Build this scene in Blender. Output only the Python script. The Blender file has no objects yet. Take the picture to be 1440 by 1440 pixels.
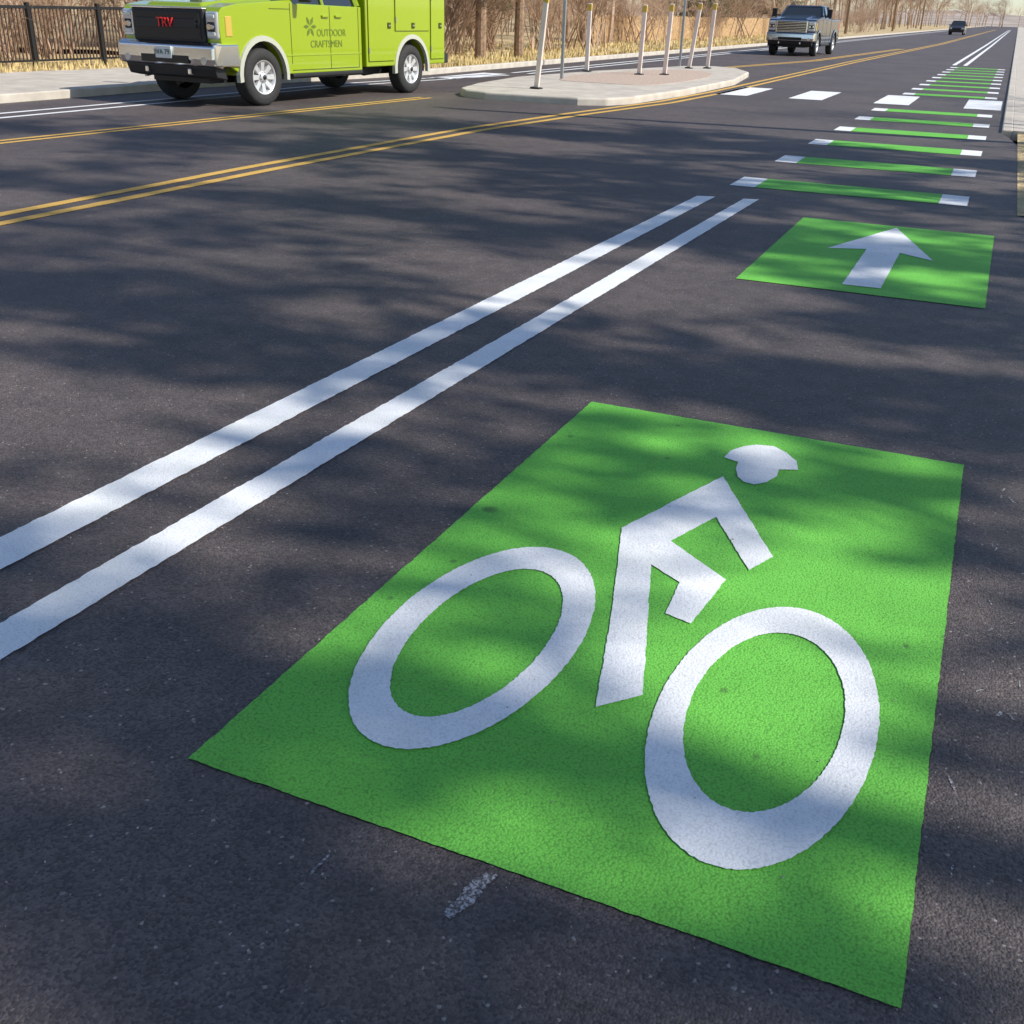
import bpy, bmesh, math, random
from mathutils import Vector, Matrix, noise
random.seed(7)
S=bpy.context.scene
C=S.collection
rad=math.radians
SUN_EL=40.0
SUN_AZ=(1.0,0.08)

# ------------------------------------------------------------ materials
def nt(m):
    m.use_nodes=True
    t=m.node_tree
    return t, t.nodes['Principled BSDF']
def mat(name,col,rough=.6,metal=0,coat=0,var=0,vscale=8,bump=0,bscale=60,spec=.5):
    m=bpy.data.materials.new(name); t,b=nt(m)
    b.inputs['Roughness'].default_value=rough
    b.inputs['Metallic'].default_value=metal
    b.inputs['Coat Weight'].default_value=coat
    b.inputs['Specular IOR Level'].default_value=spec
    b.inputs['Base Color'].default_value=(*col,1)
    if var or bump:
        tc=t.nodes.new('ShaderNodeTexCoord')
    if var:
        n=t.nodes.new('ShaderNodeTexNoise'); n.inputs['Scale'].default_value=vscale; n.inputs['Detail'].default_value=3
        t.links.new(tc.outputs['Object'],n.inputs['Vector'])
        r=t.nodes.new('ShaderNodeValToRGB')
        r.color_ramp.elements[0].position=.3; r.color_ramp.elements[1].position=.7
        r.color_ramp.elements[0].color=(*[c*(1-var) for c in col],1)
        r.color_ramp.elements[1].color=(*[min(1,c*(1+var)) for c in col],1)
        t.links.new(n.outputs['Fac'],r.inputs['Fac']); t.links.new(r.outputs['Color'],b.inputs['Base Color'])
    if bump:
        n=t.nodes.new('ShaderNodeTexNoise'); n.inputs['Scale'].default_value=bscale; n.inputs['Detail'].default_value=3
        t.links.new(tc.outputs['Object'],n.inputs['Vector'])
        bp=t.nodes.new('ShaderNodeBump'); bp.inputs['Distance'].default_value=bump
        t.links.new(n.outputs['Fac'],bp.inputs['Height']); t.links.new(bp.outputs['Normal'],b.inputs['Normal'])
    return m
def math_n(t,op,a,b=None,clamp=False):
    n=t.nodes.new('ShaderNodeMath'); n.operation=op; n.use_clamp=clamp
    for i,v in enumerate((a,b)):
        if v is None: continue
        if isinstance(v,(int,float)): n.inputs[i].default_value=v
        else: t.links.new(v,n.inputs[i])
    return n.outputs[0]
def mixc(t,f,a,b,mode='MIX'):
    n=t.nodes.new('ShaderNodeMix'); n.data_type='RGBA'; n.blend_type=mode
    for idx,v in ((0,f),(6,a),(7,b)):
        if isinstance(v,(int,float)): n.inputs[idx].default_value=v
        elif isinstance(v,tuple): n.inputs[idx].default_value=(*v,1)
        else: t.links.new(v,n.inputs[idx])
    return n.outputs[2]
def noise_n(t,vec,scale,detail=4,rough=.5):
    n=t.nodes.new('ShaderNodeTexNoise'); n.inputs['Scale'].default_value=scale
    n.inputs['Detail'].default_value=detail; n.inputs['Roughness'].default_value=rough
    t.links.new(vec,n.inputs['Vector']); return n.outputs['Fac']
def vor_n(t,vec,scale,rnd=1):
    n=t.nodes.new('ShaderNodeTexVoronoi'); n.inputs['Scale'].default_value=scale; n.inputs['Randomness'].default_value=rnd
    t.links.new(vec,n.inputs['Vector']); return n
def ramp(t,f,p0,p1,c0=(0,0,0),c1=(1,1,1)):
    r=t.nodes.new('ShaderNodeValToRGB'); e=r.color_ramp.elements
    e[0].position=p0; e[1].position=p1; e[0].color=(*c0,1); e[1].color=(*c1,1)
    t.links.new(f,r.inputs['Fac']); return r.outputs['Color']

def asphalt():
    m=bpy.data.materials.new('asphalt'); t,b=nt(m)
    tc=t.nodes.new('ShaderNodeTexCoord').outputs['Object']
    v=vor_n(t,tc,160)
    sep=t.nodes.new('ShaderNodeSeparateColor'); t.links.new(v.outputs['Color'],sep.inputs[0])
    agg=ramp(t,sep.outputs[0],.0,1.0,(.060,.051,.050),(.150,.127,.120))
    bright=ramp(t,sep.outputs[1],.990,.997)
    c=mixc(t,bright,agg,(.36,.32,.29))
    big=noise_n(t,tc,.55,3,.6)
    c=mixc(t,1.0,c,ramp(t,big,.3,.72,(.78,.77,.79),(1.22,1.16,1.14)),'MULTIPLY')
    mid=noise_n(t,tc,7,4,.65)
    c=mixc(t,1.0,c,ramp(t,mid,.3,.7,(.78,.78,.78),(1.20,1.20,1.20)),'MULTIPLY')
    t.links.new(c,b.inputs['Base Color'])
    b.inputs['Roughness'].default_value=.62
    hgt=math_n(t,'ADD',math_n(t,'MULTIPLY',v.outputs['Distance'],-.8),math_n(t,'MULTIPLY',noise_n(t,tc,95,3,.65),1.2))
    bp=t.nodes.new('ShaderNodeBump'); bp.inputs['Distance'].default_value=.004; bp.inputs['Strength'].default_value=.85
    t.links.new(hgt,bp.inputs['Height']); t.links.new(bp.outputs['Normal'],b.inputs['Normal'])
    return m
def road_paint(name,col,worn=.0,spots=False,rough=.7,pit=.45):
    m=bpy.data.materials.new(name); t,b=nt(m)
    tc=t.nodes.new('ShaderNodeTexCoord').outputs['Object']
    v=vor_n(t,tc,160)
    n1=noise_n(t,tc,3,4,.65)
    c=mixc(t,1.0,col,ramp(t,n1,.3,.7,(.86,.88,.86),(1.05,1.05,1.05)),'MULTIPLY')
    pits=ramp(t,v.outputs['Distance'],.50,.78,(0,0,0),(pit,)*3)
    c=mixc(t,pits,c,tuple(x*.32 for x in col))
    n2=noise_n(t,tc,190,2,.6)
    c=mixc(t,ramp(t,n2,.56,.70,(0,0,0),(pit+worn,)*3),c,tuple(x*.3 for x in col))
    n3=noise_n(t,tc,26,5,.75)
    c=mixc(t,ramp(t,n3,.60,.78,(0,0,0),(.45,)*3),c,tuple(x*.45 for x in col))
    if spots:
        vs=vor_n(t,tc,2.6); d=math_n(t,'ADD',vs.outputs['Distance'],math_n(t,'MULTIPLY',noise_n(t,tc,45,4,.7),.10))
        c=mixc(t,ramp(t,d,.085,.135,(.65,)*3,(0,0,0)),c,(.06,.12,.04))
        vs=vor_n(t,tc,5.7); d=math_n(t,'ADD',vs.outputs['Distance'],math_n(t,'MULTIPLY',noise_n(t,tc,70,4,.7),.08))
        c=mixc(t,ramp(t,d,.08,.125,(.55,)*3,(0,0,0)),c,(.06,.12,.04))
    t.links.new(c,b.inputs['Base Color']); b.inputs['Roughness'].default_value=rough
    b.inputs['Specular IOR Level'].default_value=.35
    hgt=math_n(t,'ADD',math_n(t,'MULTIPLY',v.outputs['Distance'],-.8),math_n(t,'MULTIPLY',noise_n(t,tc,95,3,.65),1.1))
    bp=t.nodes.new('ShaderNodeBump'); bp.inputs['Distance'].default_value=.003; bp.inputs['Strength'].default_value=.6 if pit>.3 else .4
    t.links.new(hgt,bp.inputs['Height']); t.links.new(bp.outputs['Normal'],b.inputs['Normal'])
    return m
def worn_paint():
    m=bpy.data.materials.new('worn_white_mark'); t,b=nt(m)
    tc=t.nodes.new('ShaderNodeTexCoord').outputs['Object']
    n=noise_n(t,tc,130,4,.75)
    c=mixc(t,ramp(t,n,.44,.60),(.095,.08,.08),(.5,.5,.52))
    t.links.new(c,b.inputs['Base Color']); b.inputs['Roughness'].default_value=.7
    bp=t.nodes.new('ShaderNodeBump'); bp.inputs['Distance'].default_value=.004; bp.inputs['Strength'].default_value=.6
    t.links.new(noise_n(t,tc,95,3,.65),bp.inputs['Height']); t.links.new(bp.outputs['Normal'],b.inputs['Normal'])
    return m
M={}
M['asphalt']=asphalt()
M['green']=road_paint('green_road_paint',(.185,.62,.085),spots=True)
M['white']=road_paint('white_road_paint',(.93,.94,.96),pit=.2)
M['worn']=worn_paint()
M['yellow']=road_paint('yellow_road_paint',(.82,.50,.12),worn=.2)
M['conc']=mat('concrete',(.56,.51,.44),.85,var=.15,vscale=3,bump=.004)
M['brick']=mat('brick_paver',(.54,.42,.34),.85,var=.2,vscale=14,bump=.006)
M['dirt']=mat('dry_grass_ground',(.52,.40,.22),.95,var=.35,vscale=2.5,bump=.05,bscale=12)
M['blade']=mat('dry_grass_blade',(.66,.52,.24),.9,var=.3,vscale=1)
M['bark']=mat('bark',(.30,.20,.13),.9,var=.35,vscale=9,bump=.02,bscale=20)
M['twig']=mat('twig',(.40,.27,.18),.9,var=.3,vscale=1.5)
M['twig2']=mat('twig_pale',(.58,.42,.30),.9,var=.3,vscale=1.5)
M['needle']=mat('pine_needle',(.065,.10,.035),.7,var=.45,vscale=1.2)
M['wood']=mat('fence_wood',(.50,.33,.17),.85,var=.3,vscale=5)
M['rust']=mat('brown_metal',(.11,.065,.045),.6)
M['black']=mat('black_metal',(.012,.012,.013),.45)
M['steel']=mat('galvanised_steel',(.45,.45,.46),.45,.8)
M['postw']=mat('delineator_plastic',(.80,.68,.60),.5,var=.08,vscale=6)
M['refl']=mat('amber_reflector',(.60,.42,.08),.35)
M['lime']=mat('lime_paint',(.31,.43,.004),.22,coat=1)
M['navy']=mat('navy_paint',(.035,.055,.10),.25,.3,coat=1)
M['darkcar']=mat('dark_car_paint',(.04,.035,.035),.25,.3,coat=1)
M['rubber']=mat('tyre_rubber',(.03,.03,.03),.8,var=.2,vscale=20)
M['chrome']=mat('chrome',(.80,.81,.83),.14,1)
M['alloy']=mat('alloy',(.72,.72,.72),.35,.5)
M['plastic']=mat('black_plastic',(.018,.018,.02),.55)
M['glass']=mat('dark_glass',(.02,.025,.03),.05,coat=1)
M['lens']=mat('headlamp_lens',(.62,.66,.70),.08,.4,coat=1)
M['greyt']=mat('grey_trim',(.50,.51,.42),.5)
M['red']=mat('red_badge',(.85,.04,.04),.3)
M['plate']=mat('plate_white',(.7,.72,.7),.4)
M['seam']=mat('seam',(.05,.065,.005),.8)
M['decal']=mat('decal',(.12,.18,.02),.5)
M['pgreen']=mat('plate_text',(.03,.12,.08),.5)
M['signback']=mat('sign_back',(.30,.24,.2),.6,.2)
M['signy']=mat('sign_yellow',(.75,.5,.02),.5)

# ------------------------------------------------------------ mesh helpers
def obj(name,mesh,parent=None):
    o=bpy.data.objects.new(name,mesh); C.objects.link(o)
    if parent: o.parent=parent
    return o
def empty(name,loc=(0,0,0),rz=0):
    e=bpy.data.objects.new(name,None); C.objects.link(e); e.location=loc; e.rotation_euler=(0,0,rz); e.empty_display_size=.2
    return e
def from_bm(name,bm,m,parent=None,smooth=False,recalc=True):
    if recalc: bmesh.ops.recalc_face_normals(bm,faces=bm.faces)
    me=bpy.data.meshes.new(name); bm.to_mesh(me); bm.free()
    for x in (m if isinstance(m,list) else [m]): me.materials.append(x)
    if smooth:
        for p in me.polygons: p.use_smooth=True
    return obj(name,me,parent)
def pydata(name,v,f,m,parent=None,mi=None):
    me=bpy.data.meshes.new(name); me.from_pydata(v,[],f); me.update()
    for x in (m if isinstance(m,list) else [m]): me.materials.append(x)
    if mi: me.polygons.foreach_set('material_index',mi)
    return obj(name,me,parent)
def bevel(o,w,seg=2,ang=35):
    b=o.modifiers.new('bevel','BEVEL'); b.width=w; b.segments=seg; b.limit_method='ANGLE'; b.angle_limit=rad(ang)
    return o
def box(name,x0,x1,y0,y1,z0,z1,m,parent=None,bev=0,seg=2):
    v=[(x0,y0,z0),(x1,y0,z0),(x1,y1,z0),(x0,y1,z0),(x0,y0,z1),(x1,y0,z1),(x1,y1,z1),(x0,y1,z1)]
    f=[(0,3,2,1),(4,5,6,7),(0,1,5,4),(1,2,6,5),(2,3,7,6),(3,0,4,7)]
    o=pydata(name,v,f,m,parent)
    if bev: bevel(o,bev,seg)
    return o
def add_box(V,F,x0,x1,y0,y1,z0,z1):
    n=len(V)
    V+=[(x0,y0,z0),(x1,y0,z0),(x1,y1,z0),(x0,y1,z0),(x0,y0,z1),(x1,y0,z1),(x1,y1,z1),(x0,y1,z1)]
    F+=[tuple(n+i for i in q) for q in ((0,3,2,1),(4,5,6,7),(0,1,5,4),(1,2,6,5),(2,3,7,6),(3,0,4,7))]
def tube(V,F,p0,p1,r0,r1,n=4):
    p0=Vector(p0);p1=Vector(p1); d=(p1-p0)
    if d.length<1e-6: return
    d.normalize(); a=d.orthogonal().normalized(); b=d.cross(a)
    s=len(V)
    for p,r in ((p0,r0),(p1,r1)):
        for i in range(n):
            t=2*math.pi*i/n; V.append(tuple(p+a*math.cos(t)*r+b*math.sin(t)*r))
    for i in range(n):
        j=(i+1)%n; F.append((s+i,s+j,s+n+j,s+n+i))
def prism(name,prof,x0,x1,m,parent=None,bev=0,seg=2):
    bm=bmesh.new()
    a=[bm.verts.new((x0,y,z)) for y,z in prof]; b=[bm.verts.new((x1,y,z)) for y,z in prof]
    bm.faces.new(a); bm.faces.new(b[::-1])
    for i in range(len(prof)):
        j=(i+1)%len(prof); bm.faces.new((a[j],a[i],b[i],b[j]))
    o=from_bm(name,bm,m,parent)
    if bev: bevel(o,bev,seg)
    return o
def cyl(name,p0,p1,r0,r1,m,parent=None,n=16):
    V=[];F=[]; tube(V,F,p0,p1,r0,r1,n); F.append(tuple(range(n))[::-1]); F.append(tuple(range(n,2*n)))
    o=pydata(name,V,F,m,parent)
    for p in o.data.polygons: p.use_smooth=len(p.vertices)==4
    return o
def text(name,s,size,m,parent,loc,rot,ext=.003):
    c=bpy.data.curves.new(name,'FONT'); c.body=s; c.size=size; c.extrude=ext; c.align_x='CENTER'; c.align_y='CENTER'
    c.materials.append(m); o=bpy.data.objects.new(name,c); C.objects.link(o); o.parent=parent; o.location=loc; o.rotation_euler=rot
    return o

# ------------------------------------------------------------ road markings
def rough_outline(pts,step=.02,j=.003,closed=True):
    out=[]; n=len(pts)
    for i in range(n):
        a=Vector(pts[i]); b=Vector(pts[(i+1)%n]); L=(b-a).length; k=max(1,int(L/step))
        nr=Vector((-(b-a).y,(b-a).x)).normalized() if L>0 else Vector((0,0))
        for q in range(k):
            p=a.lerp(b,q/k)
            off=noise.noise(Vector((p.x*22,p.y*22,3.3)))*j*1.0+random.uniform(-j,j)*.5
            out.append((p.x+nr.x*off,p.y+nr.y*off))
    return out
def paint(name,pts,z,m,parent=None,step=.012,j=.0022):
    o=rough_outline(pts,step,j)
    bm=bmesh.new(); vs=[bm.verts.new((x,y,z)) for x,y in o]
    f=bm.faces.new(vs)
    f.normal_update()
    if f.normal.z<0: f.normal_flip()
    bmesh.ops.triangulate(bm,faces=bm.faces[:])
    return from_bm(name,bm,m,parent,recalc=False)
def ring(name,cx,cy,rx,ry,ix,iy,z,m,parent,icx=None,icy=None,n=260):
    icx=cx if icx is None else icx; icy=cy if icy is None else icy
    V=[];F=[]
    for i in range(n):
        t=2*math.pi*i/n; j1=random.uniform(-.0016,.0016); j2=random.uniform(-.0016,.0016)
        V.append((cx+(rx+j1)*math.cos(t),cy+(ry+j1)*math.sin(t),z))
        V.append((icx+(ix+j2)*math.cos(t),icy+(iy+j2)*math.sin(t),z))
    for i in range(n):
        j=(i+1)%n; F.append((2*i,2*j,2*j+1,2*i+1))
    return pydata(name,V,F,m,parent)
Z1,Z2=.004,.0075
bm_=empty('bike_lane_marking')
paint('green_patch',[(-1.369,1.417),(.152,1.416),(.146,4.066),(-1.366,4.060)],Z1,M['green'],bm_)
ring('rear_wheel_symbol',-1.0,2.175,.262,.535,.175,.395,Z2,M['white'],bm_,-.995,2.165)
ring('front_wheel_symbol',-.225,2.145,.257,.545,.180,.382,Z2,M['white'],bm_,-.228,2.158)
paint('rider_symbol',[(-.86,2.95),(-.66,3.52),(-.37,2.97),(-.42,2.85),(-.60,3.17),(-.69,2.93),(-.47,2.76),(-.50,2.47),(-.58,2.49),(-.59,2.68),(-.70,2.75),(-.52,2.09),(-.61,1.99),(-.72,2.44)],Z2,M['white'],bm_)
paint('helmet_symbol',[(-.70,3.70),(-.69,3.78),(-.655,3.85),(-.61,3.89),(-.55,3.905),(-.49,3.86),(-.44,3.79),(-.42,3.71),(-.485,3.68),(-.482,3.61),(-.505,3.54),(-.54,3.50),(-.58,3.505),(-.61,3.54),(-.635,3.62),(-.64,3.68)],Z2,M['white'],bm_,step=.012,j=.0018)
ar=empty('arrow_marking')
paint('green_patch',[(-1.336,6.71),(.157,6.71),(.162,9.25),(-1.336,9.26)],Z1,M['green'],ar)
paint('arrow_symbol',[(-.575,9.17),(-.215,7.96),(-.455,8.12),(-.46,6.90),(-.695,6.89),(-.69,8.14),(-.955,8.02)],Z2,M['white'],ar)
ll=empty('lane_line')
def sl(x0,y0,x1,y1,yb):
    return x0+(yb-y0)*(x1-x0)/(y1-y0)
YB=-8
for nm,(a,b,c,d) in {'left_stripe':((-2.582,2.007),(-2.417,1.856),(-2.417,9.86),(-2.256,9.92)),'right_stripe':((-2.185,1.644),(-2.045,1.516),(-2.0,9.94),(-1.865,9.98))}.items():
    paint(nm,[(sl(*a,*c,YB),YB),(sl(*b,*d,YB),YB),d,c],Z1,M['white'],ll,step=.02,j=.004)
cb=empty('green_crossing_bars')
ys=[10.72+2.17*k for k in range(6)]+[26.95+2.17*k for k in range(9)]
for k,y in enumerate(ys):
    xl=-2.31+.012*(y-10.7) if y<24 else -2.1+.008*(y-27); xr=-.095
    st=.04 if y<20 else .3; jj=.004 if y<20 else .002
    paint('bar',[(xl+.25,y),(xr-.25,y),(xr-.25,y+.64),(xl+.25,y+.66)],Z1,M['green'],cb,st,jj)
    paint('bar_end',[(xl,y),(xl+.25,y),(xl+.25,y+.66),(xl,y+.68)],Z1,M['white'],cb,st,jj)
    paint('bar_end',[(xr-.25,y),(xr,y),(xr,y+.62),(xr-.25,y+.64)],Z1,M['white'],cb,st,jj)
cwk=empty('crosswalk_marking')
for x in (-.65,-2.35,-4.05,-5.6,-10.75,-12.4):
    paint('crosswalk_block',[(x,23.5),(x+.68,23.5),(x+.68,26.4),(x,26.4)],Z1,M['white'],cwk,.2,.006)
yl=empty('yellow_centre_line')
def poly_line(name,pts,w,m,parent,z=Z1):
    L=[];R_=[]
    for i,p in enumerate(pts):
        a=Vector(pts[max(0,i-1)]);b=Vector(pts[min(len(pts)-1,i+1)]); d=(b-a).normalized(); n=Vector((d.y,-d.x))
        L.append(tuple(Vector(p)-n*w/2)); R_.append(tuple(Vector(p)+n*w/2))
    return paint(name,L+R_[::-1],z,m,parent,.25,.006)
mid=[(-6.62,-8),(-6.66,4),(-6.72,9),(-6.62,13.75),(-6.3,17),(-5.82,20.5),(-5.68,24),(-5.65,33),(-5.6,45),(-4.9,90),(-4.6,300)]
for o_ in (-.14,.14):
    poly_line('stripe',[(x+o_,y) for x,y in mid],.12,M['yellow'],yl)
lf=[(-10.55,-8),(-10.3,9),(-9.95,14.5),(-9.7,18.2)]
for o_ in (-.10,.10): poly_line('taper_stripe',[(x+o_,y) for x,y in lf],.09,M['yellow'],yl)
lf=[(-8.6,33.5),(-7.0,45),(-5.9,70)]
for o_ in (-.12,.12): poly_line('far_taper_stripe',[(x+o_,y) for x,y in lf],.12,M['yellow'],yl)
el=empty('white_edge_line')
poly_line('stripe',[(-12.9,-8),(-12.75,20),(-12.0,26)],.11,M['white'],el)
poly_line('stripe_b',[(-12.4,-8),(-12.3,20),(-11.5,26)],.11,M['white'],el)
poly_line('stripe_far',[(-11.4,27),(-11.2,60),(-11.1,300)],.13,M['white'],el)
poly_line('stripe_far_b',[(-11.85,27),(-11.7,60),(-11.5,300)],.13,M['white'],el)
poly_line('bike_line',[(-1.95,47),(-1.85,90),(-1.7,300)],.15,M['white'],el)
poly_line('bike_line_b',[(-1.55,47),(-1.45,90),(-1.3,300)],.15,M['white'],el)
wm=empty('worn_paint_marks')
paint('worn_mark',[(-.655,1.27),(-.635,1.26),(-.612,1.33),(-.60,1.40),(-.625,1.395),(-.645,1.34)],.0015,M['worn'],wm,.005,.007)
paint('scratch',[(-.935,1.24),(-.930,1.24),(-.925,1.31),(-.929,1.31)],.0015,M['worn'],wm,.006,.0015)
for i in range(16):
    x=random.uniform(.19,.34); y=random.uniform(1.5,4.2); L_=random.uniform(.015,.05); a=random.uniform(-.02,.02)
    paint('scuff',[(x,y),(x+.006,y),(x+a+.005,y+L_),(x+a,y+L_)],.0015,M['worn'],wm,.005,.003)

# ------------------------------------------------------------ ground, road
pydata('ground',[(-500,-300,-.14),(500,-300,-.14),(500,900,-.14),(-500,900,-.14)],[(0,1,2,3)],M['dirt'])
lk=[(-14.0,-60),(-14.0,17),(-13.6,20),(-12.95,24.5),(-12.9,60),(-13,300),(-13,700)]
rk=[(3.4,-60),(3.4,7),(2.6,9.2),(.36,10.4),(.36,16.5),(.2,18),(.10,18.6),(.12,60),(.25,300),(.25,700)]
pv=[(x,y,0) for x,y in lk]+[(x,y,0) for x,y in rk[::-1]]
bm=bmesh.new(); f=bm.faces.new([bm.verts.new(p) for p in pv]); f.normal_update()
if f.normal.z<0: f.normal_flip()
bmesh.ops.triangulate(bm,faces=bm.faces[:]); from_bm('road',bm,M['asphalt'],recalc=False)
def strip(name,line,o0,o1,z0,z1,m,parent=None,caps=False):
    V=[];F=[]
    for x,y in line:
        V+=[(x+o0,y,z0),(x+o0,y,z1),(x+o1,y,z1),(x+o1,y,z0)]
    for i in range(len(line)-1):
        a=4*i;b=a+4
        for q in range(3): F.append((a+q,b+q,b+q+1,a+q+1))
    F.append((0,1,2,3))
    return pydata(name,V,F,m,parent)
bevel(strip('kerb',lk,-.0,-.18,-.1,.13,M['conc']),.02)
bevel(strip('kerb',rk[6:],0,.16,-.1,.05,M['conc']),.02)
strip('sidewalk',[(-14.0,-60),(-14.0,17),(-13.6,20),(-13.3,23)],-.18,-3.9,-.1,.12,M['conc'])
strip('sidewalk',rk[6:],.16,2.0,-.1,.045,M['conc'])
def terrain(name,x0,x1,y0,y1,nx,ny,zf,m):
    V=[];F=[]
    for j in range(ny+1):
        for i in range(nx+1):
            x=x0+(x1-x0)*i/nx; y=y0+(y1-y0)*j/ny; V.append((x,y,zf(x,y)))
    for j in range(ny):
        for i in range(nx):
            a=j*(nx+1)+i; F.append((a,a+1,a+nx+2,a+nx+1))
    return pydata(name,V,F,m)
terrain('grass_verge',-60,-13.1,23.1,340,60,150,lambda x,y:.10+.12*noise.noise(Vector((x*.3,y*.3,0)))*min(1,(-13.1-x)/2)+max(0,(-18-x))*.02,M['dirt'])
terrain('grass_verge',-60,-17.9,-40,23.0,40,40,lambda x,y:.09+.1*noise.noise(Vector((x*.3,y*.3,0))),M['dirt'])
terrain('gravel_verge',.33,3.6,10.42,18.6,22,40,lambda x,y:.004+min(1,(x-.33)/.3)*(.012+.03*noise.noise(Vector((x*2,y*2,0)))**2+.02*(x-.33)),M['dirt'])
terrain('grass_verge',3.45,60,-60,300,40,160,lambda x,y:.05+.1*noise.noise(Vector((x*.3,y*.3,0))),M['dirt'])
terrain('hill',-420,420,560,880,60,20,lambda x,y:-.2+(y-560)/320*(7+4*noise.noise(Vector((x*.01,y*.01,2)))),mat('hill_brush',(.40,.33,.28),.95,var=.3,vscale=.05))

V=[];F=[]
for k in range(18000):
    if k<15000:
        y=24+ (random.random()**1.6)*75; x=-13.25-random.random()**1.3*8
        if random.random()<.12: x=-13.2-random.random()*.3
    else:
        y=random.uniform(5,24); x=-17.95-random.random()**1.2*3
    h=random.uniform(.05,.20); a=random.random()*6.28; w=random.uniform(.01,.025)*(1+y/50); lx=random.uniform(-.1,.1)*h*2; ly=random.uniform(-.1,.1)*h*2
    s=len(V); V+=[(x-w*math.cos(a),y-w*math.sin(a),.05),(x+w*math.cos(a),y+w*math.sin(a),.05),(x+lx,y+ly,.08+h)]; F.append((s,s+1,s+2))
for k in range(2500):
    y=random.uniform(10.5,18.2); x=.42+random.random()*2.6
    h=random.uniform(.03,.12); a=random.random()*6.28; w=.006; 
    s=len(V); V+=[(x-w*math.cos(a),y-w*math.sin(a),0),(x+w*math.cos(a),y+w*math.sin(a),0),(x+random.uniform(-.05,.05),y+random.uniform(-.05,.05),h)]; F.append((s,s+1,s+2))
pydata('grass',V,F,M['blade'])
V=[];F=[]
for k in range(900):
    y=random.uniform(.7,9); x=random.uniform(-5,.9) if k%3 else random.uniform(.17,.8)
    r=random.uniform(.001,.003); s=len(V)
    z=.012 if -1.4<x<.2 else .004
    V+=[(x+r,y,z-.004),(x,y+r*1.2,z-.004),(x-r,y,z-.004),(x,y-r,z-.004),(x+r*.2,y,z-.002+r)]
    F+=[(s,s+1,s+4),(s+1,s+2,s+4),(s+2,s+3,s+4),(s+3,s,s+4)]
pydata('gravel',V,F,mat('grit',(.4,.36,.32),.8,var=.4,vscale=3))

# ------------------------------------------------------------ island
isl=empty('traffic_island')
ip=[(-9.55,19.3),(-9.2,18.8),(-8.7,18.6),(-6.9,18.65),(-6.45,18.95),(-6.2,19.6),(-5.98,22.5),(-5.98,27),(-6.5,31),(-7.3,33),(-8.1,33.4),(-8.8,32.6),(-9.8,27.5),(-10.2,23.5),(-9.9,20.8)]
def slab(name,pts,z0,z1,m,parent,bev=.03):
    bm=bmesh.new(); a=[bm.verts.new((x,y,z0)) for x,y in pts]; b=[bm.verts.new((x,y,z1)) for x,y in pts]
    bm.faces.new(b)
    for i in range(len(pts)):
        j=(i+1)%len(pts); bm.faces.new((a[i],a[j],b[j],b[i]))
    o=from_bm(name,bm,m,parent); 
    if bev: bevel(o,bev,3)
    return o
slab('kerb_ring',ip,-.05,.13,M['conc'],isl,.04)
cx,cy=-8.0,27.0
slab('brick_top',[(cx+(x-cx)*.66,cy+(y-cy)*.5) for x,y in ip],.05,.137,M['brick'],isl,0)
def delin(x,y,h,lean=(0,0),w=.052):
    e=empty('delineator_post',(x,y,.13)); e.rotation_euler=(lean[1],lean[0],0)
    box('base',-.10,.10,-.10,.10,0,.03,M['plastic'],e,.01)
    box('post',-w,w,-.03,.03,.03,h,M['postw'],e,.012)
    box('reflector',-w-.004,w+.004,-.034,.034,h-.17,h-.02,M['refl'],e,.008)
delin(-8.3,20.1,1.68,(.09,0),.05)
delin(-9.75,26.9,1.56); delin(-8.3,26.7,1.56,(.02,0)); delin(-7.8,27.2,1.60,(.03,0)); delin(-8.25,31.2,1.68,(.10,0)); delin(-7.85,31.7,1.68,(.03,0))
def signpole(name,x,y,h,z0=.13,s=.45,front=False,sq=.03):
    e=empty(name,(x,y,z0)); box('pole',-sq,sq,-sq,sq,-.1,h,M['steel'],e)
    V=[(0,-.045,h-2*s*.9),(s*.9,-.045,h-s*.9),(0,-.045,h),(-s*.9,-.045,h-s*.9)]
    V+=[(a,b-.005,c) for a,b,c in V]
    pydata('panel',V,[(0,1,2,3),(7,6,5,4),(0,4,5,1),(1,5,6,2),(2,6,7,3),(3,7,4,0)],M['signback'] if not front else M['signy'],e)
signpole('traffic_sign',-9.1,23.5,3.2); signpole('traffic_sign',-8.8,32.2,3.6)
signpole('traffic_sign',-13.4,75,2.3,z0=.1,s=.42)

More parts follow.
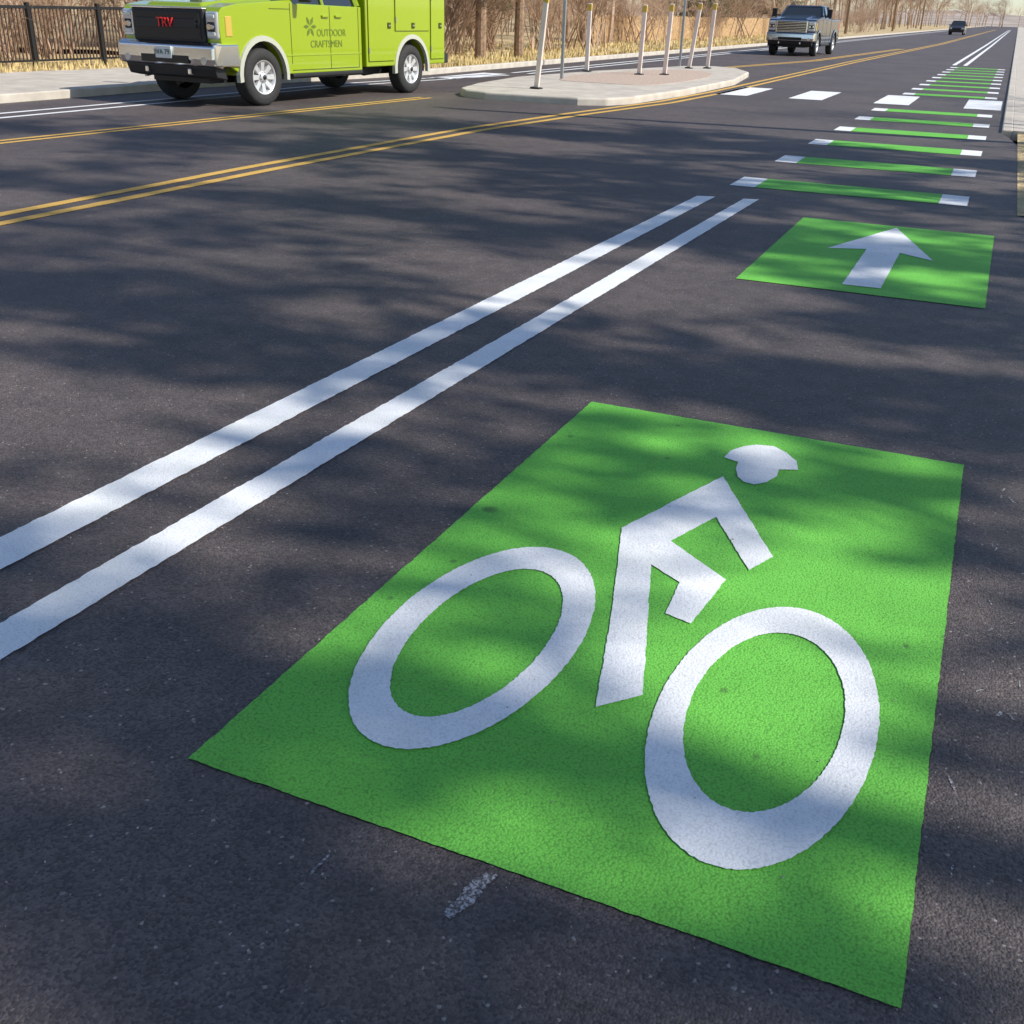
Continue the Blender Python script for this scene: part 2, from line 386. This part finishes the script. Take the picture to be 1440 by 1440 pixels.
# ------------------------------------------------------------ trees
def grow(V,F,p,d,L,r,lvl,rng,spread=.6,up=.12,nb=(2,4),tips=None):
    segs=3 if lvl>1 else 2
    for s in range(segs):
        d2=(d+Vector((rng.uniform(-1,1),rng.uniform(-1,1),rng.uniform(-1,1)))*.16+Vector((0,0,up*.4))).normalized()
        q=p+d2*L/segs; r2=r*.82
        tube(V,F,p,q,r,r2,5 if lvl>2 else 3)
        if lvl>0 and (s>0 or lvl<3):
            for k in range(rng.randint(*nb)):
                a=Vector((rng.uniform(-1,1),rng.uniform(-1,1),rng.uniform(-.35,.9))).normalized()
                nd=(d2*(1-spread)+a*spread).normalized()
                grow(V,F,q,nd,L*rng.uniform(.5,.72),r2*.55,lvl-1,rng,spread,up,nb,tips)
        p=q;d=d2;r=r2
def bare_mesh(seed,H,lvl,stems=1,r=.12,nb=(2,3),m='twig',spread=.6):
    rng=random.Random(seed); V=[];F=[]
    for s in range(stems):
        d=Vector((rng.uniform(-.5,.5),rng.uniform(-.5,.5),1)).normalized() if stems>1 else Vector((rng.uniform(-.08,.08),rng.uniform(-.08,.08),1)).normalized()
        grow(V,F,Vector((rng.uniform(-.3,.3)*(stems>1),rng.uniform(-.3,.3)*(stems>1),-.1)),d,H*.55,r,lvl,rng,spread,.15,nb)
    me=bpy.data.meshes.new('bare'); me.from_pydata([tuple(v) for v in V],[],F); me.update(); me.materials.append(M[m]); return me
def clump(V,F,p,ax,rr,n,sz,rng,el=1.0):
    sd_=Vector((-ax.y,ax.x,0))
    for k in range(n):
        c=p+(ax*rng.gauss(0,1)*el+sd_*rng.gauss(0,1)/el+Vector((0,0,rng.gauss(0,.4))))*rr*.5
        a=Vector((rng.uniform(-1,1),rng.uniform(-1,1),rng.uniform(-1,1))).normalized(); b=a.orthogonal().normalized()
        s=sz*rng.uniform(.6,1.4); i=len(V)
        V+=[tuple(c-a*s),tuple(c+b*s*.35),tuple(c+a*s),tuple(c-b*s*.35)]; F.append((i,i+1,i+2,i+3))
def conifer(name,x,y,H,R,base,seed,dens_=1.0,whorls=22,cl=9,sz=.16,m='needle',trunk=.2,skip=.12,rr=.34,nq=10,x_spread=None,el=1.0,nb=(4,6)):
    rng=random.Random(seed); e=empty(name,(x,y,0)); V=[];F=[];LV=[];LF=[]
    tube(V,F,(0,0,-.2),(0,0,H*.5),trunk,trunk*.6,10); tube(V,F,(0,0,H*.5),(0,0,H),trunk*.6,.02,8)
    for w in range(whorls):
        z=base+(H-base)*(w/whorls)+rng.uniform(-.3,.3); fr=max(0,(z-base)/(H-base))
        Lb=R*max(.02,1-fr)**.6*(.55+.45*min(1,fr*5))
        for b in range(rng.randint(*nb)):
            if rng.random()<skip: continue
            t=rng.random()*6.28
            if x_spread: t=rng.choice((0,math.pi))+rng.gauss(0,x_spread)  # limbs kept near the x axis to draw the cast shade into streaks
            L=Lb*rng.uniform(.6,1.15)
            end=Vector((math.cos(t)*L,math.sin(t)*L,z+L*rng.uniform(-.12,.22)))
            tube(V,F,(0,0,z),end,.045*max(0,1-fr)+.01,.008,3)
            n=max(1,int(L*cl*.5*dens_+.5)); ax=Vector((math.cos(t),math.sin(t),0))
            for k in range(n):
                q=Vector((0,0,z)).lerp(end,.3+.7*(k+rng.random())/n)+Vector((rng.gauss(0,.18),rng.gauss(0,.18),rng.gauss(0,.08)))*L*.35
                clump(LV,LF,q,ax,rr,nq,sz,rng,el)
    pydata('trunk_and_limbs',V,F,M['bark'],e); pydata('foliage',LV,LF,M[m],e)
    return e
# tall trees set back on the right side of the road; their soft shade falls across the lanes
k=0
for (x,y,H,R_,b,dn,wh) in [(14,-4.2,23,4.4,6,1.2,17),(12.6,-.6,23,4.2,10,1.1,14),(14.5,3.0,24,4.2,12.5,.75,12),(13.0,5.6,22,4.0,7,.85,14),(14.6,9.0,23,4.0,7,.85,14),(13.2,12.4,22,4.0,6,1.2,17),(14.8,15.6,21,4.2,6,1.2,17)]:
    conifer('pine_tree',x,y,H,R_,b,600+k,dn,whorls=wh,cl=2.1,sz=.21,skip=.12,rr=.62,nq=46,x_spread=.65,el=1.9,nb=(3,5),trunk=.20); k+=1
conifer('pine_tree',-14.9,31.5,11,2.8,2.6,31,1.3,whorls=26,trunk=.19)
conifer('pine_tree',-14.8,34.2,11,2.6,2.8,32,1.3,whorls=26,trunk=.17)
conifer('pine_tree',-18.5,40,12,3.2,1.6,33,1.2,whorls=26,trunk=.2)
conifer('pine_tree',-17.5,27,9,2.6,1.2,34,1.2,whorls=24,trunk=.2)
conifer('pine_tree',-19.5,78,13,3.6,1.2,35,1.2,whorls=24,trunk=.2)
conifer('pine_tree',-20.5,105,13,3.6,1.2,36,1.0,whorls=24,trunk=.2)
shr=[bare_mesh(40+i,2.6,3,5,.028,(2,3),('twig','twig2')[i%2],.55) for i in range(4)]
tre=[bare_mesh(60+i,8.5,4,1,.16,(2,3),('twig','twig2','twig')[i],.6) for i in range(3)]
def inst(me,name,x,y,z,s,parent):
    o=obj(name,me,parent); o.location=(x,y,z); o.rotation_euler=(0,0,random.random()*6.28); o.scale=(s*random.uniform(.85,1.2),s*random.uniform(.85,1.2),s)
    return o
br=empty('bare_shrubs')
for i in range(190):
    y=25+random.random()**1.5*130; inst(random.choice(shr),'shrub',-15.8-random.random()**1.2*14,y,.1,random.uniform(.7,1.5),br)
for i in range(60):
    inst(random.choice(shr),'shrub',-20.0-random.random()*7,random.uniform(4,25),.05,random.uniform(.8,1.5),br)
bt=empty('distant_trees')
for i in range(130):
    y=32+random.random()**1.2*330; inst(random.choice(tre),'tree',-18-random.random()*22,y,.1,random.uniform(.7,1.35),bt)
for i in range(60):
    y=random.uniform(330,520); inst(random.choice(tre),'tree',random.uniform(-70,40),y+90*random.random(),0,random.uniform(.8,1.5),bt)
for i in range(20):
    y=90+random.random()*330; inst(random.choice(tre),'tree',random.uniform(4.5,22),y,.1,random.uniform(.7,1.2),bt)
inst(tre[0],'bare_tree',6.5,19.5,.0,1.0,None)
inst(tre[1],'bare_tree',7.5,25.5,.0,.9,None)

def upole(x,y):
    e=empty('utility_pole',(x,y,0)); cyl('pole',(0,0,-.3),(0,0,9.5),.14,.10,M['bark'],e,12); box('crossarm',-1.1,1.1,-.05,.05,8.8,8.92,M['bark'],e)
    for q in (-1,-.4,.4,1): cyl('insulator',(q,0,8.92),(q,0,9.05),.03,.02,M['steel'],e,8)
for p in ((3.0,17.4),(-15.6,118),(-15.6,165),(-15.6,215)): upole(*p)

# ------------------------------------------------------------ fences
fe=empty('metal_fence')
V=[];F=[]
for i in range(14):
    y=2+2.0*i; add_box(V,F,-19.04,-18.96,y-.04,y+.04,0,1.36)
add_box(V,F,-19.03,-18.97,0,28,1.24,1.30); add_box(V,F,-19.02,-18.98,0,28,.22,.26)
pydata('rails_and_posts',V,F,M['black'],fe)
V=[];F=[]
y=0
while y<28: add_box(V,F,-19.012,-18.988,y-.011,y+.011,.24,1.26); y+=.10
pydata('pickets',V,F,M['rust'],fe)
wf=empty('wooden_fence')
V=[];F=[]
y=52
while y<96:
    add_box(V,F,-18.6,-18.57,y,y+.13,.1,1.35+random.uniform(-.05,.05)); y+=.15
add_box(V,F,-18.65,-18.6,52,96,.5,.6); add_box(V,F,-18.65,-18.6,52,96,1.1,1.2)
pydata('boards',V,F,M['wood'],wf)

# ------------------------------------------------------------ vehicles
def lathe(name,prof,m,parent,loc,n=40,smooth=True):
    V=[];F=[];k=len(prof)
    for i in range(n):
        t=2*math.pi*i/n
        for x,r in prof: V.append((x,r*math.cos(t),r*math.sin(t)))
    for i in range(n):
        j=(i+1)%n
        for q in range(k-1): F.append((i*k+q,i*k+q+1,j*k+q+1,j*k+q))
    o=pydata(name,V,F,m,parent); o.location=loc
    bm=bmesh.new(); bm.from_mesh(o.data); bmesh.ops.recalc_face_normals(bm,faces=bm.faces); bm.to_mesh(o.data); bm.free()
    if smooth:
        for p in o.data.polygons: p.use_smooth=True
    return o
def wheel(parent,x,y,r,w,side,steer=0,n_sp=8,nm='wheel'):
    e=bpy.data.objects.new(nm,None); C.objects.link(e); e.parent=parent; e.location=(x,y,r); e.rotation_euler=(0,0,steer)
    s=side
    rr=r*.60
    lathe('tyre',[(-w/2*s,rr),(-w/2*s,r*.9),(-w*.42*s,r*.975),(-w*.3*s,r),(w*.3*s,r),(w*.42*s,r*.975),(w/2*s,r*.9),(w*.52*s,r*.76),(w/2*s,rr),(w*.4*s,rr*.97)],M['rubber'],e,(0,0,0))
    lathe('rim',[(w*.5*s,rr*1.02),(w*.49*s,rr*.93),(w*.28*s,rr*.86),(w*.12*s,rr*.8),(w*.05*s,.001)],M['alloy'],e,(0,0,0))
    V=[];F=[]
    for i in range(n_sp):
        t=2*math.pi*i/n_sp; c,sn=math.cos(t),math.sin(t)
        q=[]
        for (xx,ra,hw) in ((w*.36*s,rr*.30,rr*.13),(w*.44*s,rr*.94,rr*.16)):
            for sg in (-1,1):
                for dx in (0,-.05*s):
                    q.append((xx+dx,ra*c-sg*hw*sn,ra*sn+sg*hw*c))
        b=len(V); V+=q
        F+=[(b,b+2,b+6,b+4),(b+1,b+5,b+7,b+3),(b,b+4,b+5,b+1),(b+2,b+3,b+7,b+6),(b+4,b+6,b+7,b+5),(b,b+1,b+3,b+2)]
    pydata('spokes',V,F,M['alloy'],e)
    lathe('hub',[(w*.30*s,rr*.34),(w*.42*s,rr*.32),(w*.5*s,rr*.22),(w*.52*s,rr*.02)],M['alloy'],e,(0,0,0),20)
    lathe('hub_cap',[(w*.50*s,rr*.15),(w*.56*s,rr*.13),(w*.57*s,.001)],M['plastic'],e,(0,0,0),16)
    V=[];F=[]
    for i in range(8):
        t=2*math.pi*(i+.5)/8; 
        add_box(V,F,*sorted((w*.40*s,w*.46*s)),rr*.25*math.cos(t)-.012,rr*.25*math.cos(t)+.012,rr*.25*math.sin(t)-.012,rr*.25*math.sin(t)+.012)
    pydata('lug_nuts',V,F,M['plastic'],e)
    return e
def arch(cy,cz,r,n=14,bottom=.45):
    out=[]
    a0=math.asin((bottom-cz)/r)
    for i in range(n+1):
        t=a0+(math.pi-2*a0)*i/n
        out.append((cy+r*math.cos(t),cz+r*math.sin(t)))
    return out
def flare(parent,side,cy,cz,r0,r1,x0,x1,m):
    V=[];F=[];n=18
    for i in range(n+1):
        t=math.pi*(-.04+1.08*i/n)
        for r,x in ((r0,x0),(r0,x1),(r1,x1*.995),(r1+.01,x0)):
            V.append((side*x,cy+r*math.cos(t),cz+r*math.sin(t)))
    for i in range(n):
        for q in range(4):
            F.append((4*i+q,4*i+(q+1)%4,4*i+4+(q+1)%4,4*i+4+q))
    F+= [(0,1,2,3),(4*n,4*n+1,4*n+2,4*n+3)]
    o=pydata('wheel_arch_trim',V,F,m,parent)
    bm=bmesh.new(); bm.from_mesh(o.data); bmesh.ops.recalc_face_normals(bm,faces=bm.faces); bm.to_mesh(o.data); bm.free()
def frustum(name,b,t,m,parent,bev=0):
    V=[(x,y,z) for x,y,z in b]+[(x,y,z) for x,y,z in t]
    bm=bmesh.new(); v=[bm.verts.new(p) for p in V]
    bm.faces.new(v[:4]); bm.faces.new(v[4:])
    for i in range(4):
        j=(i+1)%4; bm.faces.new((v[i],v[j],v[4+j],v[4+i]))
    o=from_bm(name,bm,m,parent)
    if bev: bevel(o,bev,3)
    return o
def truck(name,loc,rz,paint_,service,wb=4.17,cab_end=2.62,steer=0,trim='greyt',plate=None,badge=None):
    e=empty(name,loc,rz); P=M[paint_]; W=1.0; r=.425; H=.44
    end=wb+(1.15 if service else 1.2)
    A=arch(0,H,.53)
    prof=[(-.80,.62),(-.90,.80),(-.93,1.10),(-.92,1.34),(-.84,1.42),(-.5,1.475),(.1,1.515),(.74,1.55),(.80,1.50),(cab_end,1.47),(cab_end,.45),(.55,.45)]+A+[(-.56,.5)]
    prism('cab_body',prof,-W,W,P,e,.055,3)
    frustum('hood_bulge',[(-.62,-.84,1.40),(.62,-.84,1.40),(.70,.70,1.53),(-.70,.70,1.53)],[(-.52,-.78,1.475),(.52,-.78,1.475),(.58,.68,1.60),(-.58,.68,1.60)],P,e,.03)
    gb=[(-.93,.74,1.46),(.93,.74,1.46),(.93,cab_end-.03,1.46),(-.93,cab_end-.03,1.46)]
    gt=[(-.76,1.42,1.93),(.76,1.42,1.93),(.76,cab_end-.12,1.93),(-.76,cab_end-.12,1.93)]
    frustum('windows',gb,gt,M['glass'],e,.02)
    frustum('roof',[(-.775,1.38,1.925),(.775,1.38,1.925),(.775,cab_end-.1,1.925),(-.775,cab_end-.1,1.925)],[(-.68,1.50,1.99),(.68,1.50,1.99),(.68,cab_end-.2,1.99),(-.68,cab_end-.2,1.99)],P,e,.03)
    V=[];F=[]
    for s in (-1,1):
        tube(V,F,(s*.945,.72,1.47),(s*.77,1.42,1.945),.035,.032,6)
        tube(V,F,(s*.945,1.62,1.47),(s*.77,1.62,1.945),.03,.03,6)
        tube(V,F,(s*.945,cab_end-.06,1.47),(s*.77,cab_end-.13,1.945),.06,.05,6)
    pydata('pillars',V,F,P,e)
    G=.74 if service else .67
    box('grille_surround',-G,G,-.985,-.86,.92,1.39,M['plastic'] if badge else M['chrome'],e,.03,3)
    box('grille',-G+.06,G-.06,-1.0,-.9,.96,1.35,M['black'],e,.01)
    V=[];F=[]
    for q in range(6):
        z=.985+q*.063; add_box(V,F,-G+.07,G-.07,-1.012,-.99,z,z+.018)
    pydata('grille_slats',V,F,M['plastic'] if badge else M['chrome'],e)
    if badge:
        box('grille_bar',-.62,.62,-1.022,-.99,1.12,1.25,M['plastic'],e,.01)
        text('badge_lettering',badge,.19,M['red'],e,(0,-1.035,1.185),(rad(90),0,0),.01)
        box('chrome_edge',-G-.01,G+.01,-.995,-.9,1.385,1.41,M['chrome'],e,.008)
    h0=G+.01; 
    for s in (-1,1):
        x0,x1=sorted((s*h0,s*.99)); 
        box('headlamp',x0,x1,-.955,-.66,.98,1.36,M['lens'],e,.035,3)
        x0,x1=sorted((s*(h0+.04),s*.94)); box('lamp_bezel',x0,x1,-.968,-.9,1.08,1.22,M['plastic'],e,.02)
        for zz in (1.27,1.03):
            add=box('lamp_strip',x0,x1,-.972,-.9,zz,zz+.045,M['plate'],e,.008)
        cyl('lamp_projector',(s*(h0+.09),-.985,1.15),(s*(h0+.09),-.9,1.15),.04,.045,M['chrome'],e,16)
        cyl('lamp_projector',(s*.90,-.985,1.15),(s*.90,-.9,1.15),.03,.035,M['chrome'],e,16)
        x0,x1=sorted((s*.955,s*1.01)); box('marker_lamp',x0,x1,-.80,-.66,1.02,1.30,M['refl'],e,.01)
    prism('bumper',[(-.88,.56),(-1.06,.60),(-1.11,.70),(-1.10,.88),(-1.0,.93),(-.88,.93)],-1.0,1.0,M['chrome'],e,.03,3)
    for s in (-1,1):
        frustum('bumper_end',[(s*.98,-1.09,.60),(s*1.04,-.95,.60),(s*1.04,-.56,.60),(s*.9,-.56,.60)],[(s*.98,-1.08,.91),(s*1.04,-.95,.91),(s*1.04,-.58,.91),(s*.9,-.58,.91)],M['chrome'],e,.02)
        cyl('fog_lamp',(s*.80,-1.115,.68),(s*.80,-1.0,.68),.055,.055,M['lens'],e,16)
        box('tow_hook',s*.45-.03,s*.45+.03,-1.08,-.9,.47,.56,M['chrome'],e,.015)
    prism('lower_valance',[(-.75,.40),(-.98,.44),(-1.04,.595),(-.8,.60)],-.93,.93,M['plastic'],e,.02)
    box('air_intake',-.5,.5,-1.116,-1.0,.63,.74,M['black'],e,.01)
    if plate:
        box('plate',-.165,.165,-1.135,-1.10,.69,.86,M['plate'],e,.006)
        text('plate_lettering',plate,.105,M['pgreen'],e,(0,-1.139,.775),(rad(90),0,0),.002)
    box('chassis',-.60,.60,-.80,end-.1,.34,.72,M['plastic'],e)
    box('wheel_well',-.80,.80,-.60,.60,.60,1.3,M['plastic'],e)
    box('rear_wheel_well',-.80,.80,wb-.6,wb+.6,.60,1.1,M['plastic'],e)
    cyl('rear_axle',(-.8,wb,.42),(.8,wb,.42),.06,.06,M['plastic'],e)
    cyl('differential',(0,wb-.17,.42),(0,wb+.17,.42),.16,.14,M['plastic'],e)
    cyl('exhaust_pipe',(.4,1.5,.36),(.4,end-.4,.36),.04,.04,M['steel'],e)
    for s in (-1,1):
        wheel(e,s*.87,0,r,.27,s,steer,nm='front_wheel'); wheel(e,s*.87,wb,r,.27,s,0,nm='rear_wheel')
        flare(e,s,0,H,.515,.59,.96,1.035,M[trim])
        flare(e,s,wb,H,.515,.59,.98,1.045 if service else 1.035,M[trim])
        x0,x1=sorted((s*.98,s*1.05)); box('running_board',x0,x1,.66,cab_end-.05,.40,.46,M['plastic'],e,.015)
        V=[];F=[]; xa,xb=sorted((s*.99,s*1.003))
        add_box(V,F,xa,xb,.70,.712,.60,1.50); add_box(V,F,xa,xb,1.72,1.732,.50,1.47); add_box(V,F,xa,xb,cab_end-.1,cab_end-.088,.50,1.46)
        add_box(V,F,xa,xb,.70,cab_end-.09,.50,.512)
        add_box(V,F,xa,xb,.2,.70,1.41,1.42)
        pydata('door_seams',V,F,M['seam'],e)
        for yy in (1.50,1.86):
            x0,x1=sorted((s*.995,s*1.035)); box('door_handle',x0,x1,yy,yy+.18,1.30,1.335,M['chrome'] if not service else P,e,.01)
        x0,x1=sorted((s*.99,s*1.008)); box('body_crease',x0,x1,.58,cab_end-.02,.72,.74,P,e,.006)
        x0,x1=sorted((s*1.08,s*1.30)); box('mirror',x0,x1,.82,.92,1.52,1.85,M['plastic'],e,.03,3)
        x0,x1=sorted((s*.93,s*1.12)); box('mirror_arm',x0,x1,.84,.90,1.56,1.61,M['plastic'],e,.01)
    if service:
        y0=cab_end+.09
        A2=arch(wb,H,.53,bottom=.50)
        prism('service_body',[(y0,.50),(y0,1.88),(end,1.88),(end,.50)]+[(wb+.55,.50)]+A2+[(wb-.55,.50)],-1.03,1.03,P,e,.02,2)
        for s in (-1,1):
            for (a,b,c,d) in ((y0+.05,wb-.62,.58,1.82),(wb-.57,wb+.57,1.08,1.82),(wb+.62,end-.05,.58,1.82)):
                x0,x1=sorted((s*1.028,s*1.034)); box('door_gap',x0,x1,a,b,c,d,M['seam'],e)
                x0,x1=sorted((s*1.030,s*1.050)); box('compartment_door',x0,x1,a+.010,b-.010,c+.010,d-.010,P,e,.008)
                x0,x1=sorted((s*1.045,s*1.066)); ym=b-.16 if a<wb-.6 or a>wb else (a+b)/2
                zc=c+.10 if b-a>1.1 else (c+d)/2-.02
                box('latch_plate',x0,x1,ym-.05,ym+.05,zc-.05,zc+.05,M['seam'],e,.01)
                x0,x1=sorted((s*1.06,s*1.076)); box('latch_handle',x0,x1,ym-.03,ym+.03,zc-.012,zc+.012,M['chrome'],e,.004)
                for zh in (c+.15,d-.2):
                    x0,x1=sorted((s*1.045,s*1.058)); box('hinge',x0,x1,a+.004,a+.03,zh,zh+.09,M['steel'],e)
        box('rear_bumper',-1.0,1.0,end,end+.18,.50,.68,M['plastic'],e,.02)
        V=[];F=[]
        for s in (-1,1):
            for yy in (y0+.1,end-.1): tube(V,F,(s*.95,yy,1.88),(s*.95,yy,2.3),.03,.03,8)
            tube(V,F,(s*.95,y0+.1,2.3),(s*.95,end-.1,2.3),.03,.03,8)
        for yy in (y0+.1,end-.1): tube(V,F,(-.95,yy,2.3),(.95,yy,2.3),.03,.03,8)
        pydata('ladder_rack',V,F,P,e)
        text('lettering',"OUTDOOR",.155,M['decal'],e,(1.004,1.76,1.06),(rad(90),0,rad(90)),.0015)
        text('lettering',"CRAFTSMEN",.155,M['decal'],e,(1.004,1.62,.89),(rad(90),0,rad(90)),.0015)
        V=[];F=[]
        for q in range(6):
            t=q*math.pi/3; a=Vector((0,math.cos(t),math.sin(t))); b=Vector((0,-math.sin(t),math.cos(t))); c=Vector((1.006,1.20,1.16))+a*.095
            i=len(V)
            V+=[tuple(c-a*.075),tuple(c+b*.03),tuple(c+a*.075),tuple(c-b*.03)]; F.append((i,i+1,i+2,i+3))
        pydata('plain_mark',V,F,M['decal'],e)
    else:
        y0=cab_end+.05; A2=arch(wb,H,.53,bottom=.48)
        prism('bed',[(y0,.48),(y0,1.44),(end,1.44),(end,.55),(wb+.56,.48)]+A2+[(wb-.56,.48)],-.995,.995,P,e,.04,3)
        box('bed_cover',-.88,.88,y0+.06,end-.08,1.42,1.455,M['plastic'],e,.01)
        box('rear_bumper',-.98,.98,end,end+.18,.52,.70,M['chrome'],e,.03)
        for s in (-1,1):
            x0,x1=sorted((s*.80,s*.998)); box('tail_lamp',x0,x1,end-.1,end+.01,1.0,1.38,M['red'],e,.01)
    return e
truck('utility_truck',(-11.83,14.95,0),rad(-5.2),'lime',True,plate='BVA 791',badge='TRV',steer=rad(-3))
truck('pickup_truck',(-8.75,50.4,0),rad(-1.5),'navy',False,wb=3.9,cab_end=2.75,trim='navy')

def suv(name,loc,rz,paint_):
    e=empty(name,loc,rz); P=M[paint_]; r=.36
    prof=[(-.75,.32),(-.88,.55),(-.85,.85),(-.5,1.0),(.5,1.08),(3.5,1.12),(3.62,.9),(3.62,.45),(3.3,.3),(3.15,.3)]+arch(2.72,.36,.42,10,.3)+[(.45,.3)]+arch(0,.36,.42,10,.3)
    prism('body',prof,-.92,.92,P,e,.07,3)
    frustum('windows',[(-.85,.5,1.06),(.85,.5,1.06),(.85,3.5,1.09),(-.85,3.5,1.09)],[(-.66,1.2,1.58),(.66,1.2,1.58),(.68,3.15,1.58),(-.68,3.15,1.58)],M['glass'],e,.03)
    frustum('roof',[(-.68,1.15,1.575),(.68,1.15,1.575),(.7,3.2,1.575),(-.7,3.2,1.575)],[(-.6,1.3,1.64),(.6,1.3,1.64),(.6,3.05,1.64),(-.6,3.05,1.64)],P,e,.03)
    box('grille',-.5,.5,-.90,-.80,.55,.78,M['black'],e,.02)
    for s in (-1,1):
        x0,x1=sorted((s*.55,s*.86)); box('headlamp',x0,x1,-.89,-.6,.68,.84,M['lens'],e,.03)
        x0,x1=sorted((s*.9,s*1.08)); box('mirror',x0,x1,.75,.85,1.05,1.2,P,e,.03)
        wheel(e,s*.8,0,r,.22,s,nm='front_wheel'); wheel(e,s*.8,2.72,r,.22,s,nm='rear_wheel')
        V=[];F=[]
        for yy0,yy1 in ((.5,1.2),(1.9,1.9),(3.0,2.95),(3.5,3.15)): tube(V,F,(s*.86,yy0,1.07),(s*.675,yy1,1.59),.03,.03,6)
        pydata('pillars',V,F,P,e)
    return e
suv('car',(-6.9,155,0),rad(-1),'darkcar')

# ------------------------------------------------------------ light
w=bpy.data.worlds.new("World"); S.world=w; w.use_nodes=True; t=w.node_tree
bg=t.nodes['Background']; sk=t.nodes.new('ShaderNodeTexSky'); sk.sky_type='NISHITA'; sk.sun_disc=False
sk.sun_elevation=rad(SUN_EL); sk.sun_rotation=math.atan2(SUN_AZ[0],SUN_AZ[1]); sk.air_density=1; sk.dust_density=1.5; sk.altitude=1600
t.links.new(sk.outputs[0],bg.inputs[0]); bg.inputs[1].default_value=.15
sd=Vector((SUN_AZ[0],SUN_AZ[1],0)).normalized()*math.cos(rad(SUN_EL))+Vector((0,0,math.sin(rad(SUN_EL))))
L=bpy.data.lights.new('sun','SUN'); L.energy=5; L.angle=rad(.53); L.color=(1,.945,.85)
lo=bpy.data.objects.new('sun',L); C.objects.link(lo); lo.rotation_euler=(-sd).to_track_quat('-Z','Y').to_euler(); lo.location=sd*30

# ------------------------------------------------------------ camera
fx=1462.0
Xa=Vector((.9147,.1986,-.3519)); Ya=Vector((.4033,-.3892,.8282)); Xa.normalize(); Ya=(Ya-Xa*Ya.dot(Xa)).normalized(); Za=Xa.cross(Ya)
right=Vector((Xa.x,Ya.x,Za.x)); down=Vector((Xa.y,Ya.y,Za.y)); fwd=Vector((Xa.z,Ya.z,Za.z))
cam=bpy.data.cameras.new('camera'); co=bpy.data.objects.new('camera',cam); C.objects.link(co)
up=-down; back=-fwd
mw=Matrix(((right.x,up.x,back.x,0),(right.y,up.y,back.y,0),(right.z,up.z,back.z,1.53),(0,0,0,1)))
co.matrix_world=mw
cam.sensor_width=36; cam.sensor_fit='HORIZONTAL'; cam.lens=36*fx/1440; cam.clip_start=.05; cam.clip_end=2000
S.camera=co
S.view_settings.view_transform='Standard'; S.view_settings.look='None'; S.view_settings.exposure=0
